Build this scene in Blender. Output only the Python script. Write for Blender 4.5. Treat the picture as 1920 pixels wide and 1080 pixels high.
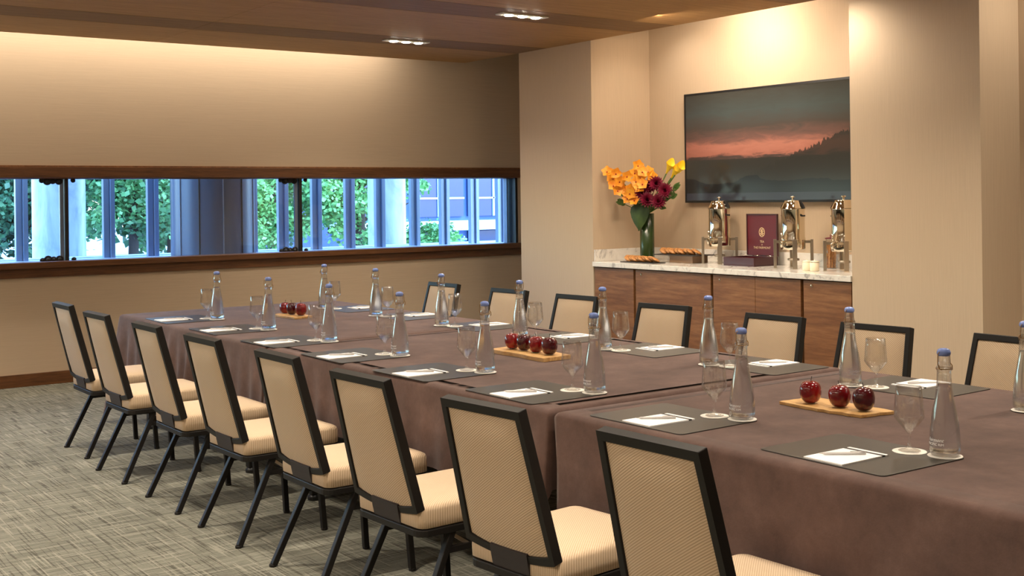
import bpy, math, random
from mathutils import Matrix, Vector
random.seed(7)
S = bpy.context.scene
for o in list(bpy.data.objects): bpy.data.objects.remove(o, do_unlink=True)
COL = S.collection
PI = math.pi

# ------------------------------------------------------------------ camera
cam = bpy.data.cameras.new('camera'); camo = bpy.data.objects.new('camera', cam); COL.objects.link(camo)
cam.sensor_fit = 'HORIZONTAL'; cam.sensor_width = 36.0; cam.lens = 2233.6 * 36 / 1920
cam.shift_y = -(540 - 371.16) / 1920
cam.clip_start = 0.05; cam.clip_end = 300
camo.matrix_world = (Matrix.Translation((0, 0, 1.5258)) @ Matrix.Rotation(-0.6273, 4, 'Z')
                     @ Matrix.Rotation(PI / 2, 4, 'X') @ Matrix.Rotation(-0.0128, 4, 'Z'))
S.camera = camo
# ------------------------------------------------------------------ exposure, world
S.view_settings.view_transform = 'Standard'; S.view_settings.look = 'None'
S.view_settings.exposure = 0.82; S.view_settings.gamma = 1.0; S.view_settings.use_curve_mapping = False
W = bpy.data.worlds.new('world'); S.world = W; W.use_nodes = True
wn = W.node_tree; bgn = wn.nodes['Background']
sky = wn.nodes.new('ShaderNodeTexSky'); sky.sky_type = 'NISHITA'; sky.sun_disc = False
sky.sun_elevation = math.radians(48); sky.sun_rotation = math.radians(150); sky.air_density = 1.6; sky.dust_density = 1.0
tint = wn.nodes.new('ShaderNodeMix'); tint.data_type = 'RGBA'; tint.blend_type = 'MULTIPLY'; tint.inputs[0].default_value = 1.0
tint.inputs[7].default_value = (.50, .74, 1.0, 1)          # daylight seen through a warm indoor white balance
wn.links.new(sky.outputs[0], tint.inputs[6]); wn.links.new(tint.outputs[2], bgn.inputs[0]); bgn.inputs[1].default_value = 1.0
WARM = (1.0, 0.875, 0.72)
LAMP_W = 30.0        # watts of each small ceiling lamp
COVE_W = 42.0
NICHE_W = 10.0

# ------------------------------------------------------------------ materials
def srgb(r, g, b):
    f = lambda c: (c / 255 / 12.92) if c / 255 <= 0.04045 else ((c / 255 + 0.055) / 1.055) ** 2.4
    return (f(r), f(g), f(b), 1.0)
def mat(name, col=(.8, .8, .8, 1), rough=.5, metal=0.0, **kw):
    m = bpy.data.materials.new(name); m.use_nodes = True
    b = m.node_tree.nodes['Principled BSDF']
    b.inputs['Base Color'].default_value = col; b.inputs['Roughness'].default_value = rough; b.inputs['Metallic'].default_value = metal
    for k, v in kw.items(): b.inputs[k.replace('_', ' ')].default_value = v
    return m
def nd(m, t, **kw):
    n = m.node_tree.nodes.new(t)
    for k, v in kw.items():
        if k in n.inputs: n.inputs[k].default_value = v
        else: setattr(n, k, v)
    return n
def ln(m, a, b): m.node_tree.links.new(a, b)
def coords(m, scale, rot=(0, 0, 0)):
    tc = nd(m, 'ShaderNodeTexCoord'); mp = nd(m, 'ShaderNodeMapping')
    mp.inputs['Scale'].default_value = scale; mp.inputs['Rotation'].default_value = rot
    ln(m, tc.outputs['Object'], mp.inputs['Vector']); return mp.outputs[0]
def noise(m, scale, vec_scale, detail=4, rough=.6, dist=0.0, rot=(0, 0, 0)):
    n = nd(m, 'ShaderNodeTexNoise'); n.inputs['Scale'].default_value = scale; n.inputs['Detail'].default_value = detail
    n.inputs['Roughness'].default_value = rough; n.inputs['Distortion'].default_value = dist
    ln(m, coords(m, vec_scale, rot), n.inputs['Vector']); return n.outputs['Fac']
def ramp(m, fac, stops, interp='LINEAR'):
    r = nd(m, 'ShaderNodeValToRGB'); cr = r.color_ramp; cr.interpolation = interp
    while len(cr.elements) < len(stops): cr.elements.new(.5)
    for e, (p, c) in zip(cr.elements, stops): e.position = p; e.color = c
    ln(m, fac, r.inputs[0]); return r.outputs[0]
def mix(m, a, b, fac, mode='MIX'):
    n = nd(m, 'ShaderNodeMix', data_type='RGBA', blend_type=mode)
    for s, v in ((6, a), (7, b), (0, fac)):
        if isinstance(v, (float, int)): n.inputs[s].default_value = v
        elif isinstance(v, tuple): n.inputs[s].default_value = v
        else: ln(m, v, n.inputs[s])
    return n.outputs[2]
def math_(m, op, a, b=0.0):
    n = nd(m, 'ShaderNodeMath', operation=op)
    for i, v in enumerate((a, b)):
        if isinstance(v, (float, int)): n.inputs[i].default_value = v
        else: ln(m, v, n.inputs[i])
    return n.outputs[0]
def setcol(m, c): ln(m, c, m.node_tree.nodes['Principled BSDF'].inputs['Base Color'])
def bump(m, h, strength=.3, dist=.002):
    b = nd(m, 'ShaderNodeBump'); b.inputs['Strength'].default_value = strength; b.inputs['Distance'].default_value = dist
    ln(m, h, b.inputs['Height']); ln(m, b.outputs[0], m.node_tree.nodes['Principled BSDF'].inputs['Normal'])

def wood(name, dark, mid, light, vs, rough=.45, scale=6.0, spec=.4):
    m = mat(name, mid, rough, Specular_IOR_Level=spec)
    n1 = noise(m, scale, vs, 6, .65, .6); n2 = noise(m, scale * 5, vs, 3, .6)
    f = math_(m, 'ADD', math_(m, 'MULTIPLY', n1, .75), math_(m, 'MULTIPLY', n2, .25))
    setcol(m, ramp(m, f, [(.3, dark), (.5, mid), (.72, light)])); bump(m, n2, .12, .001); return m
def wallpaper(name, c, vs):
    m = mat(name, c, .75, Specular_IOR_Level=.2)
    n = noise(m, 10, vs, 4, .7); n2 = noise(m, 1.2, (1, 1, 1), 2)
    d = tuple(x * .90 for x in c[:3]) + (1,); l = tuple(min(1, x * 1.06) for x in c[:3]) + (1,)
    setcol(m, mix(m, ramp(m, n, [(.3, d), (.7, l)]), (c[0], c[1], c[2], 1), n2)); bump(m, n, .15, .001); return m
M = {}
WALL = srgb(192, 171, 146)
M['wall_h'] = wallpaper('silk_wallpaper_horizontal', WALL, (.35, .35, 14))
M['wall_v'] = wallpaper('silk_wallpaper_vertical', WALL, (14, 14, .35))
M['plaster'] = mat('plaster', srgb(225, 215, 195), .8)
M['ceil_a'] = wood('ceiling_wood', srgb(142, 106, 64), srgb(172, 132, 84), srgb(190, 150, 100), (.35, 9, 9), .6, 6.0, .15)
M['ceil_b'] = wood('ceiling_wood_dark', srgb(112, 83, 52), srgb(136, 103, 66), srgb(152, 118, 80), (.35, 9, 9), .6, 6.0, .15)
M['trim'] = wood('walnut_trim', srgb(66, 40, 20), srgb(96, 60, 32), srgb(122, 80, 46), (.5, 8, 8), .4)
M['walnut'] = wood('walnut_cabinet', srgb(92, 56, 30), srgb(124, 82, 48), srgb(150, 106, 66), (7, .7, 7), .42, 3.2)
M['gap'] = mat('shadow_gap', srgb(20, 15, 12), .9)
M['black'] = mat('black_lacquer', srgb(24, 21, 19), .5, Specular_IOR_Level=.35)
M['blackmetal'] = mat('black_metal', srgb(18, 17, 17), .45)
M['plate'] = mat('dark_bracket', srgb(44, 37, 40), .5)
M['paper'] = mat('paper', srgb(246, 243, 240), .8)
M['grey_band'] = mat('grey_print', srgb(70, 66, 64), .8)
M['coaster'] = mat('coaster_card', srgb(238, 232, 222), .8)
M['pen'] = mat('silver_pen', srgb(200, 196, 194), .35, .2)
M['steel'] = mat('polished_steel', srgb(225, 216, 198), .07, 1.0)
M['satin'] = mat('satin_steel', srgb(170, 160, 145), .35, 1.0)
M['brass'] = mat('brass_wire', srgb(150, 112, 62), .3, 1.0)
M['cap'] = mat('blue_ceramic', srgb(120, 142, 205), .2)
M['cream'] = mat('cream_ceramic', srgb(240, 228, 200), .25)
M['maroon'] = mat('maroon_lacquer', srgb(92, 14, 26), .4)
M['maroon_d'] = mat('dark_maroon', srgb(62, 22, 28), .4)
M['gold'] = mat('gold_print', srgb(232, 205, 160), .5)
M['white_print'] = mat('white_print', srgb(245, 245, 245), .6)
M['slate'] = mat('slate', srgb(48, 42, 38), .6)
M['riser'] = mat('riser_stone', srgb(150, 120, 92), .5)
M['stem'] = mat('green_stem', srgb(74, 104, 40), .5)
M['fixture'] = mat('white_fixture', srgb(225, 220, 210), .5)
M['alum'] = mat('aluminium_frame', srgb(120, 135, 160), .4, .3)
M['ledge'] = mat('pale_stone_ledge', srgb(205, 215, 230), .6)
M['tabletop'] = mat('table_board', srgb(90, 75, 60), .6)

def leafmat(name, c1, c2, sc=6, trans=0.0):
    m = mat(name, c1, .5); setcol(m, ramp(m, noise(m, sc, (1, 1, 1), 3), [(.35, c1), (.68, c2)])); return m
M['leaf'] = leafmat('arrangement_leaf', srgb(50, 78, 30), srgb(96, 128, 58), 14)
M['bigleaf'] = leafmat('broad_leaf', srgb(34, 56, 24), srgb(62, 84, 40), 9)
M['orchid'] = leafmat('orchid_petal', srgb(232, 140, 22), srgb(250, 180, 50), 22)
M['orchid_lip'] = mat('orchid_lip', srgb(170, 60, 24), .5)
M['dahlia'] = leafmat('dahlia_petal', srgb(92, 6, 34), srgb(128, 14, 48), 16)
M['calla'] = leafmat('calla_petal', srgb(246, 196, 20), srgb(252, 220, 60), 10)
M['tree_a'] = leafmat('maple_leaves', srgb(52, 100, 62), srgb(112, 168, 100), 1.4)
M['tree_b'] = leafmat('bright_leaves', srgb(78, 136, 72), srgb(150, 205, 120), 1.4)
M['tree_c'] = leafmat('dark_leaves', srgb(34, 74, 52), srgb(78, 128, 88), 1.4)
M['bark'] = mat('bark', srgb(52, 44, 40), .9)
M['cookie'] = leafmat('cookie', srgb(150, 92, 44), srgb(206, 150, 88), 60)

# carpet: cross-hatched weave
m = M['carpet'] = mat('woven_carpet', srgb(120, 114, 100), .95, Specular_IOR_Level=.1)
base = ramp(m, noise(m, 4.0, (1.0, 9, 1), 4, .6), [(.3, srgb(100, 99, 89)), (.5, srgb(115, 114, 103)), (.7, srgb(130, 129, 117))])
fine = ramp(m, noise(m, 60, (1.0, 5, 1), 3, .7), [(.3, (.80, .80, .80, 1)), (.7, (1.15, 1.15, 1.15, 1))])
c = mix(m, base, fine, 1.0, 'MULTIPLY')
def dash(vs, lo, off=0.0): return ramp(m, noise(m, 1.0, vs, 0, .5, 0, (0, 0, off)), [(lo, (0, 0, 0, 1)), (lo + .03, (1, 1, 1, 1))])
dk = math_(m, 'MAXIMUM', dash((110, 3.2, 1), .61), math_(m, 'MULTIPLY', dash((3, 125, 1), .64), .7))
c = mix(m, c, srgb(58, 56, 48), math_(m, 'MULTIPLY', dk, .62))
lt = math_(m, 'MAXIMUM', dash((97.7, 3.3, 2), .65), dash((3.1, 117, 2), .63))
setcol(m, mix(m, c, srgb(166, 163, 148), math_(m, 'MULTIPLY', lt, .4)))
bump(m, noise(m, 120, (1, 1, 1), 2), .5, .004)

# suede tablecloth
m = M['cloth'] = mat('brown_suede_cloth', srgb(112, 84, 76), .9, Specular_IOR_Level=.15, Sheen_Weight=.12, Sheen_Roughness=.5)
setcol(m, ramp(m, noise(m, 5, (1, 1, 1), 6, .7), [(.3, srgb(78, 60, 54)), (.52, srgb(94, 73, 66)), (.72, srgb(110, 87, 79))]))
bump(m, noise(m, 160, (1, 1, 1), 2), .25, .002)

# ribbed chair fabric
def ribbed(name, rot, mapping='Object'):
    m = mat(name, srgb(200, 170, 132), .7, Specular_IOR_Level=.25, Sheen_Weight=.15)
    w = nd(m, 'ShaderNodeTexWave', wave_type='BANDS', bands_direction='X'); w.inputs['Scale'].default_value = 50
    ln(m, coords(m, (1, 1, 1), rot), w.inputs['Vector'])
    setcol(m, ramp(m, w.outputs['Fac'], [(.2, srgb(186, 160, 130)), (.8, srgb(212, 188, 158))])); bump(m, w.outputs['Fac'], .35, .0015)
    return m
M['fab_back'] = ribbed('ribbed_fabric_back', (math.radians(-58), 0, math.radians(90)))
M['fab_seat'] = ribbed('ribbed_fabric_seat', (0, 0, math.radians(52)))

m = M['mat'] = mat('black_leather', srgb(58, 54, 49), .42, Specular_IOR_Level=.5)
bump(m, noise(m, 220, (1, 1, 1), 2), .15, .0005)
m = M['marble'] = mat('white_marble', srgb(225, 220, 212), .12)
setcol(m, ramp(m, noise(m, 5, (1, 1, 1), 8, .7, 2.0), [(.36, srgb(170, 165, 160)), (.46, srgb(222, 217, 209)), (.7, srgb(232, 228, 221))]))
m = M['board'] = wood('light_maple_board', srgb(170, 120, 66), srgb(206, 162, 102), srgb(226, 188, 134), (14, 1.5, 8), .5, 4)
m = M['apple'] = mat('apple_skin', srgb(120, 14, 20), .16, Coat_Weight=.4)
setcol(m, ramp(m, noise(m, 12, (1, 1, .5), 4, .6), [(.3, srgb(78, 8, 14)), (.55, srgb(128, 16, 20)), (.8, srgb(176, 44, 26))]))
m = M['apple_dark'] = mat('dark_apple_skin', srgb(70, 10, 18), .16, Coat_Weight=.4)
setcol(m, ramp(m, noise(m, 12, (1, 1, .5), 4, .6), [(.3, srgb(52, 8, 14)), (.6, srgb(84, 12, 20)), (.85, srgb(110, 20, 22))]))
m = M['column'] = mat('pale_marble_column', srgb(200, 208, 222), .3)
setcol(m, ramp(m, noise(m, 2.5, (1, 1, .4), 6, .7, 1.2), [(.35, srgb(160, 172, 192)), (.5, srgb(196, 205, 220)), (.7, srgb(214, 221, 232))]))
M['drum'] = mat('grey_metal_drum', srgb(78, 92, 120), .3, .4)
M['bluewall'] = mat('far_building_panel', srgb(70, 98, 150), .6)
M['blueglass'] = mat('far_building_glass', srgb(40, 62, 104), .15)
M['bwhite'] = mat('far_building_white', srgb(215, 225, 238), .6)
m = M['ground'] = mat('pale_paving', srgb(200, 205, 212), .9)

def clear(name, tint=(1, 1, 1, 1), glossmax=.9, pw=4.0, rough=.02, base=.045, solid=0.0):
    """clear glass: transparent body, gloss rising toward the edges, some refraction"""
    m = bpy.data.materials.new(name); m.use_nodes = True; nt = m.node_tree; nt.nodes.remove(nt.nodes['Principled BSDF'])
    out = nt.nodes['Material Output']; tr = nd(m, 'ShaderNodeBsdfTransparent'); tr.inputs[0].default_value = tint; body = tr.outputs[0]
    if solid:
        rf = nd(m, 'ShaderNodeBsdfGlass'); rf.inputs['IOR'].default_value = 1.3; rf.inputs['Roughness'].default_value = .0; rf.inputs[0].default_value = tint
        m2 = nd(m, 'ShaderNodeMixShader'); m2.inputs[0].default_value = solid; ln(m, body, m2.inputs[1]); ln(m, rf.outputs[0], m2.inputs[2]); body = m2.outputs[0]
    gl = nd(m, 'ShaderNodeBsdfGlossy'); gl.inputs['Roughness'].default_value = rough
    lw = nd(m, 'ShaderNodeLayerWeight'); lw.inputs['Blend'].default_value = .5
    mx = nd(m, 'ShaderNodeMixShader'); fac = math_(m, 'ADD', math_(m, 'MULTIPLY', math_(m, 'POWER', lw.outputs['Facing'], pw), glossmax), base); ln(m, fac, mx.inputs[0])
    ln(m, body, mx.inputs[1]); ln(m, gl.outputs[0], mx.inputs[2]); ln(m, mx.outputs[0], out.inputs[0]); return m
M['pane'] = clear('window_pane', (.94, .97, 1, 1), .5, 5.0)
M['stemware'] = clear('thin_stemware', (.985, .985, .98, 1), .6, 3.2, .04, .05, .10)
M['bottleglass'] = clear('bottle_glass', (.95, .965, .975, 1), .8, 2.4, .05, .07, .3)
M['vaseglass'] = mat('leaf_lined_vase', srgb(40, 60, 24), .25, Coat_Weight=.25)
m = M['water'] = mat('water', (.96, .98, 1, 1), .0, Transmission_Weight=1.0, IOR=1.2)
bump(m, noise(m, 420, (1, 1, 1), 2), .35, .001)
def emis(name, c, s):
    m = mat(name, c, .5); b = m.node_tree.nodes['Principled BSDF']
    b.inputs['Emission Color'].default_value = c; b.inputs['Emission Strength'].default_value = s; return m
M['bulb'] = emis('lit_lamp', (1, .9, .72, 1), 60)
M['led'] = emis('lit_led_strip', (1, .82, .58, 1), 6)

# ------------------------------------------------------------------ mesh helpers
class MB:
    def __init__(s): s.v = []; s.f = []
    def add(s, vs, fs):
        n = len(s.v); s.v += [tuple(v) for v in vs]; s.f += [tuple(i + n for i in f) for f in fs]; return s
    def box(s, x0, x1, y0, y1, z0, z1):
        return s.add([(x0, y0, z0), (x1, y0, z0), (x1, y1, z0), (x0, y1, z0), (x0, y0, z1), (x1, y0, z1), (x1, y1, z1), (x0, y1, z1)],
                     [(3, 2, 1, 0), (4, 5, 6, 7), (0, 1, 5, 4), (1, 2, 6, 5), (2, 3, 7, 6), (3, 0, 4, 7)])
    def bar(s, p, q, w, d=None, up=(0, 1, 0)):
        d = d or w; p, q = Vector(p), Vector(q); t = (q - p).normalized(); u = Vector(up); u = (u - t * u.dot(t)).normalized(); k = t.cross(u)
        vs = [a + u * (i * w / 2) + k * (j * d / 2) for a in (p, q) for i, j in ((-1, -1), (1, -1), (1, 1), (-1, 1))]
        return s.add(vs, [(3, 2, 1, 0), (4, 5, 6, 7), (0, 1, 5, 4), (1, 2, 6, 5), (2, 3, 7, 6), (3, 0, 4, 7)])
    def lathe(s, prof, n=24, c=(0, 0, 0), lob=None):
        vs = []; fs = []
        for (r, z) in prof:
            for i in range(n):
                a = 2 * PI * i / n; rr = r * (lob(a, z) if lob else 1)
                vs.append((c[0] + rr * math.cos(a), c[1] + rr * math.sin(a), c[2] + z))
        for j in range(len(prof) - 1):
            for i in range(n):
                k = (i + 1) % n; fs.append((j * n + i, j * n + k, (j + 1) * n + k, (j + 1) * n + i))
        return s.add(vs, fs)
    def tube(s, pts, r, n=8, cap=True):
        pts = [Vector(p) for p in pts]; rs = r if isinstance(r, (list, tuple)) else [r] * len(pts); vs = []; fs = []; u = None
        for i, p in enumerate(pts):
            t = (pts[min(i + 1, len(pts) - 1)] - pts[max(i - 1, 0)]).normalized()
            if u is None: u = t.orthogonal()
            u = (u - t * u.dot(t)).normalized(); k = t.cross(u)
            for j in range(n):
                a = 2 * PI * j / n; vs.append(p + (u * math.cos(a) + k * math.sin(a)) * rs[i])
        for i in range(len(pts) - 1):
            for j in range(n):
                k = (j + 1) % n; fs.append((i * n + j, i * n + k, (i + 1) * n + k, (i + 1) * n + j))
        if cap: fs += [tuple(range(n))[::-1], tuple((len(pts) - 1) * n + j for j in range(n))]
        return s.add(vs, fs)
    def prism(s, poly, z0, z1):
        n = len(poly); vs = [(x, y, z0) for x, y in poly] + [(x, y, z1) for x, y in poly]
        return s.add(vs, [tuple(range(n))[::-1], tuple(range(n, 2 * n))] + [(i, (i + 1) % n, n + (i + 1) % n, n + i) for i in range(n)])
    def rings(s, rings, cap0=True, cap1=True):
        n = len(rings[0]); vs = [p for r in rings for p in r]; fs = []
        for j in range(len(rings) - 1):
            for i in range(n):
                k = (i + 1) % n; fs.append((j * n + i, j * n + k, (j + 1) * n + k, (j + 1) * n + i))
        if cap0: fs.append(tuple(range(n))[::-1])
        if cap1: fs.append(tuple((len(rings) - 1) * n + i for i in range(n)))
        return s.add(vs, fs)
    def sphere(s, c, r, n=10, m_=6, sc=(1, 1, 1)):
        prof = [(max(1e-4, r * math.sin(PI * j / m_)), -r * math.cos(PI * j / m_)) for j in range(m_ + 1)]
        b = MB().lathe(prof, n); return s.add([(c[0] + x * sc[0], c[1] + y * sc[1], c[2] + z * sc[2]) for x, y, z in b.v], b.f)
    def mesh(s, name, material, smooth=False):
        me = bpy.data.meshes.new(name); me.from_pydata(s.v, [], s.f); me.materials.append(M[material] if isinstance(material, str) else material)
        if smooth: me.polygons.foreach_set('use_smooth', [True] * len(me.polygons))
        me.update(); return me
    def build(s, name, material, parent=None, smooth=False, bevel=0.0, seg=2):
        return link(name, s.mesh(name, material, smooth), parent, bevel, seg)
def link(name, me, parent=None, bevel=0.0, seg=2):
    o = bpy.data.objects.new(name, me); COL.objects.link(o); o.parent = parent
    if bevel:
        b = o.modifiers.new('bevel', 'BEVEL'); b.width = bevel; b.segments = seg; b.limit_method = 'ANGLE'; b.angle_limit = math.radians(40)
    return o
def empty(name, loc=(0, 0, 0), rz=0.0):
    o = bpy.data.objects.new(name, None); COL.objects.link(o); o.location = loc; o.rotation_euler = (0, 0, rz); o.empty_display_size = .1; return o
def tag(o, label, cat, group=None, kind=None):
    o['label'] = label; o['category'] = cat
    if group: o['group'] = group
    if kind: o['kind'] = kind
    return o
def copy_tree(o, parent=None):
    c = o.copy(); COL.objects.link(c); c.parent = parent
    for ch in [x for x in KIDS.get(o.name, [])]: copy_tree(ch, c)
    return c
KIDS = {}
def remember(root):
    KIDS[root.name] = list(root.children)
    for ch in root.children: remember(ch)
def roundrect(x0, x1, y0, y1, r, n=5):
    p = []
    for cx, cy, a0 in ((x1 - r, y1 - r, 0), (x0 + r, y1 - r, 90), (x0 + r, y0 + r, 180), (x1 - r, y0 + r, 270)):
        for i in range(n + 1):
            a = math.radians(a0 + 90 * i / n); p.append((cx + r * math.cos(a), cy + r * math.sin(a)))
    return p
def text_mesh(body, size, shear=0.0, extrude=0.0):
    cu = bpy.data.curves.new('lettering', 'FONT'); cu.body = body; cu.size = size; cu.shear = shear; cu.align_x = 'CENTER'; cu.extrude = extrude; cu.resolution_u = 3
    ob = bpy.data.objects.new('lettering', cu); COL.objects.link(ob); bpy.context.view_layer.update()
    ev = ob.evaluated_get(bpy.context.evaluated_depsgraph_get()); me = bpy.data.meshes.new_from_object(ev)
    vs = [tuple(v.co) for v in me.vertices]; fs = [tuple(p.vertices) for p in me.polygons]
    bpy.data.objects.remove(ob, do_unlink=True); bpy.data.meshes.remove(me); return vs, fs
ORD = ['closest to the window', 'second from the window', 'third from the window', 'fourth from the window', 'fifth from the window', 'sixth from the window', 'seventh from the window', 'eighth from the window']

# ------------------------------------------------------------------ room shell
YW = 10.475; C = 2.907; XP = 6.75; TOPZ = 3.25; YCF = 10.095; XMIN = -2.6; YMIN = -2.6
tag(MB().box(XMIN, 8.2, YMIN, YW, -.05, 0).build('floor', 'carpet'), 'grey woven carpet with a cross-hatched line pattern', 'floor', kind='structure')
wb = MB()
X1W = 7.66; ZW0, ZW1 = 1.02, 1.75
wb.box(XMIN, 8.2, YW, YW + .22, 0, ZW0).box(XMIN, 8.2, YW, YW + .22, ZW1, TOPZ).box(X1W, 8.2, YW, YW + .22, ZW0, ZW1).box(XMIN, XMIN + .6, YW, YW + .22, ZW0, ZW1)
tag(wb.build('wall_back', 'wall_h'), 'beige silk-papered end wall around the long window', 'wall', kind='structure')
tag(MB().box(XMIN - .1, XMIN, YMIN, YW, 0, TOPZ).build('wall_left', 'wall_v'), 'beige papered wall on the aisle side', 'wall', kind='structure')
tag(MB().box(XMIN, 8.2, YMIN - .1, YMIN, 0, TOPZ).build('wall_front', 'wall_v'), 'beige papered wall facing the window wall', 'wall', kind='structure')
wr = tag(empty('wall_right', (XP, 6, 0)), 'beige papered side wall with pillars and the sideboard niche', 'wall', kind='structure')
def wpart(name, *b):
    o = MB().box(*b).build(name, 'wall_v', wr); o.matrix_parent_inverse = Matrix.Translation((-XP, -6, 0)); return o
wpart('pillar', XP, 8.2, 8.098, 9.17, 0, TOPZ)
wpart('pillar', XP, 8.2, 4.309, 5.306, 0, TOPZ)
wpart('niche_back', 7.443, 8.2, 5.306, 8.098, 0, TOPZ)
wpart('niche_back', 7.186, 8.2, YMIN, 4.309, 0, TOPZ)
wpart('corner_return', 7.85, 8.2, 9.17, YW, 0, TOPZ)
tag(MB().box(XMIN, 8.2, YMIN, YW, TOPZ, TOPZ + .1).build('soffit', 'plaster'), 'plain plaster ceiling above the wood panels', 'ceiling', kind='structure')
# wood ceiling: rows of planks with narrow dark bands that hold the lamps
ce = tag(empty('ceiling'), 'dropped walnut panel ceiling with narrow darker bands', 'ceiling', kind='structure')
MB().box(XMIN, XP - .01, YMIN, YCF - .01, C + .03, C + .05).build('backing', 'gap', ce)
rows = [(9.205, YCF, 'ceil_a')]
yb = 9.2
while yb > YMIN + .2:
    rows.append((yb - .46, yb, 'ceil_b')); rows.append((max(YMIN, yb - 1.70), yb - .465, 'ceil_a')); yb -= 1.705
xj = [XMIN, -1.35, 1.10, 3.535, XP]
for (y0, y1, mm) in rows:
    for a, b in zip(xj[:-1], xj[1:]):
        MB().box(a + .002, b - .002 if b < XP else b, y0 + .002, y1 - .002 if y1 < YCF else y1, C, C + .03).build('panel', mm, ce)
tag(MB().box(XMIN, 7.85, YW - .018, YW, 0, .105).build('baseboard_back', 'trim', bevel=.003), 'walnut baseboard under the window wall', 'baseboard', kind='structure')
# ------------------------------------------------------------------ window in the end wall
w1 = tag(empty('window_1', (2.5, YW, 1.4)), 'long low strip window in a walnut frame', 'window', kind='structure')
def wchild(mb, name, mm, bevel=0.0, smooth=False, par=None):
    o = mb.build(name, mm, par or w1, smooth, bevel); o.matrix_parent_inverse = Matrix.Translation(-Vector((par or w1).location)); return o
XL0 = XMIN + .6
wchild(MB().box(XL0 - .09, X1W + .14, YW - .035, YW + .02, ZW1 - .005, ZW1 + .088), 'head_casing', 'trim', .004)
wchild(MB().box(XL0 - .09, X1W + .14, YW - .018, YW, ZW1 + .088, ZW1 + .102), 'head_bead', 'walnut', .002)
wchild(MB().box(XL0 - .09, X1W + .14, YW - .06, YW + .15, ZW0 - .035, ZW0 + .018), 'sill', 'trim', .005)
wchild(MB().box(XL0 - .09, X1W + .14, YW - .025, YW, ZW0 - .112, ZW0 - .035), 'apron', 'trim', .003)
wchild(MB().box(XL0, X1W, YW + .02, YW + .20, ZW1 - .012, ZW1), 'head_reveal', 'trim')
wchild(MB().box(X1W - .02, X1W + .01, YW, YW + .2, ZW0, ZW1), 'jamb', 'blackmetal')
wchild(MB().box(X1W - .065, X1W - .05, YW + .1, YW + .16, ZW0, ZW1), 'end_rail', 'alum')
posts = [.72, 2.91, 5.11]
for px in posts:
    wchild(MB().box(px - .013, px + .016, YW + .06, YW + .12, ZW0, ZW1), 'post', 'blackmetal')
    wchild(MB().box(px - .05, px - .018, YW + .085, YW + .11, ZW0, ZW1), 'glazing_strip', 'alum')
    for zz, sg in ((ZW0 + .012, 1), (ZW1 - .012, -1)):
        b = MB()
        for k, (dx, r) in enumerate(((-.06, .026), (-.11, .022), (-.155, .028), (-.2, .016), (.06, .014))):
            b.tube([(px + dx + r * math.cos(a), YW + .075, zz + sg * (.004 + r * .6 + r * .9 * math.sin(a))) for a in [i * PI / 6 for i in range(13)]], .008, 6, False)
            b.sphere((px + dx, YW + .075, zz + sg * .014), r * .95, 8, 5)
        wchild(b, 'scroll_bracket', 'blackmetal', smooth=True)
ps = [XL0] + posts + [X1W - .02]
for a, b in zip(ps[:-1], ps[1:]):
    wchild(MB().box(a + .018, b - .016, YW + .088, YW + .096, ZW0, ZW1), 'pane', 'pane')
# outer glazing and what stands outside
OY = 11.9
w2 = tag(empty('window_2', (5, OY, 1)), 'outer glazed front with grey aluminium mullions', 'window', kind='structure')
def w2c(mb, name, mm, bevel=0.0): return wchild(mb, name, mm, bevel, False, w2)
rat = [.10, .16, .2405, .3095, .3466, .4362, .4664, .5, .5345, .5672, .606, .6405, .6759, .7095, .75]
for k, r in enumerate(rat):
    x = r * OY; w_ = .052
    w2c(MB().box(x - w_, x + w_ * .1, OY - .03, OY + .03, .5, 3.4), 'mullion', 'alum', .004)
    w2c(MB().box(x + w_ * .15, x + w_, OY - .06, OY + .05, .5, 3.4), 'mullion', 'alum', .004)
w2c(MB().box(-2, 12, OY - .15, OY + .1, .4, .985), 'sill', 'ledge', .005)
w2c(MB().box(-2, 12, OY + .35, OY + .6, .3, .985), 'outer_ledge', 'ledge', .005)
w2c(MB().box(-2, 12, OY - .1, OY + .1, 3.0, 3.2), 'head', 'alum')
tag(MB().box(-10, 40, YW + .22, 70, -.3, .1).build('ground', 'ground'), 'pale paving outside the window', 'ground', kind='structure')
dr = empty('round_column', (4.53 * 11.2 / 11.25, 11.25, .1))
tag(dr, 'wide grey metal-clad column just outside the window', 'column')
MB().lathe([(.405, 0), (.405, 3.2)], 40).build('shaft', 'drum', dr, True)
for a in (200, 230, 262, 290, 318, 345):
    MB().bar((.408 * math.cos(math.radians(a)), .408 * math.sin(math.radians(a)), 0), (.408 * math.cos(math.radians(a)), .408 * math.sin(math.radians(a)), 3.2), .008, .01).build('seam_cover', 'blackmetal' if a in (230, 290) else 'alum', dr)
for x, r, lab in ((3.47, .265, 'pale marble column behind the left black window post'), (7.40, .235, 'pale marble column between the bright tree and the blue building')):
    o = empty('round_column', (x, 12.85, .1)); tag(o, lab, 'column')
    MB().lathe([(r, 0.12), (r, 3.6)], 36).build('shaft', 'column', o, True)
    MB().lathe([(r + .05, 0), (r + .05, .1), (r, .12)], 36).build('base', 'column', o, True)

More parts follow.
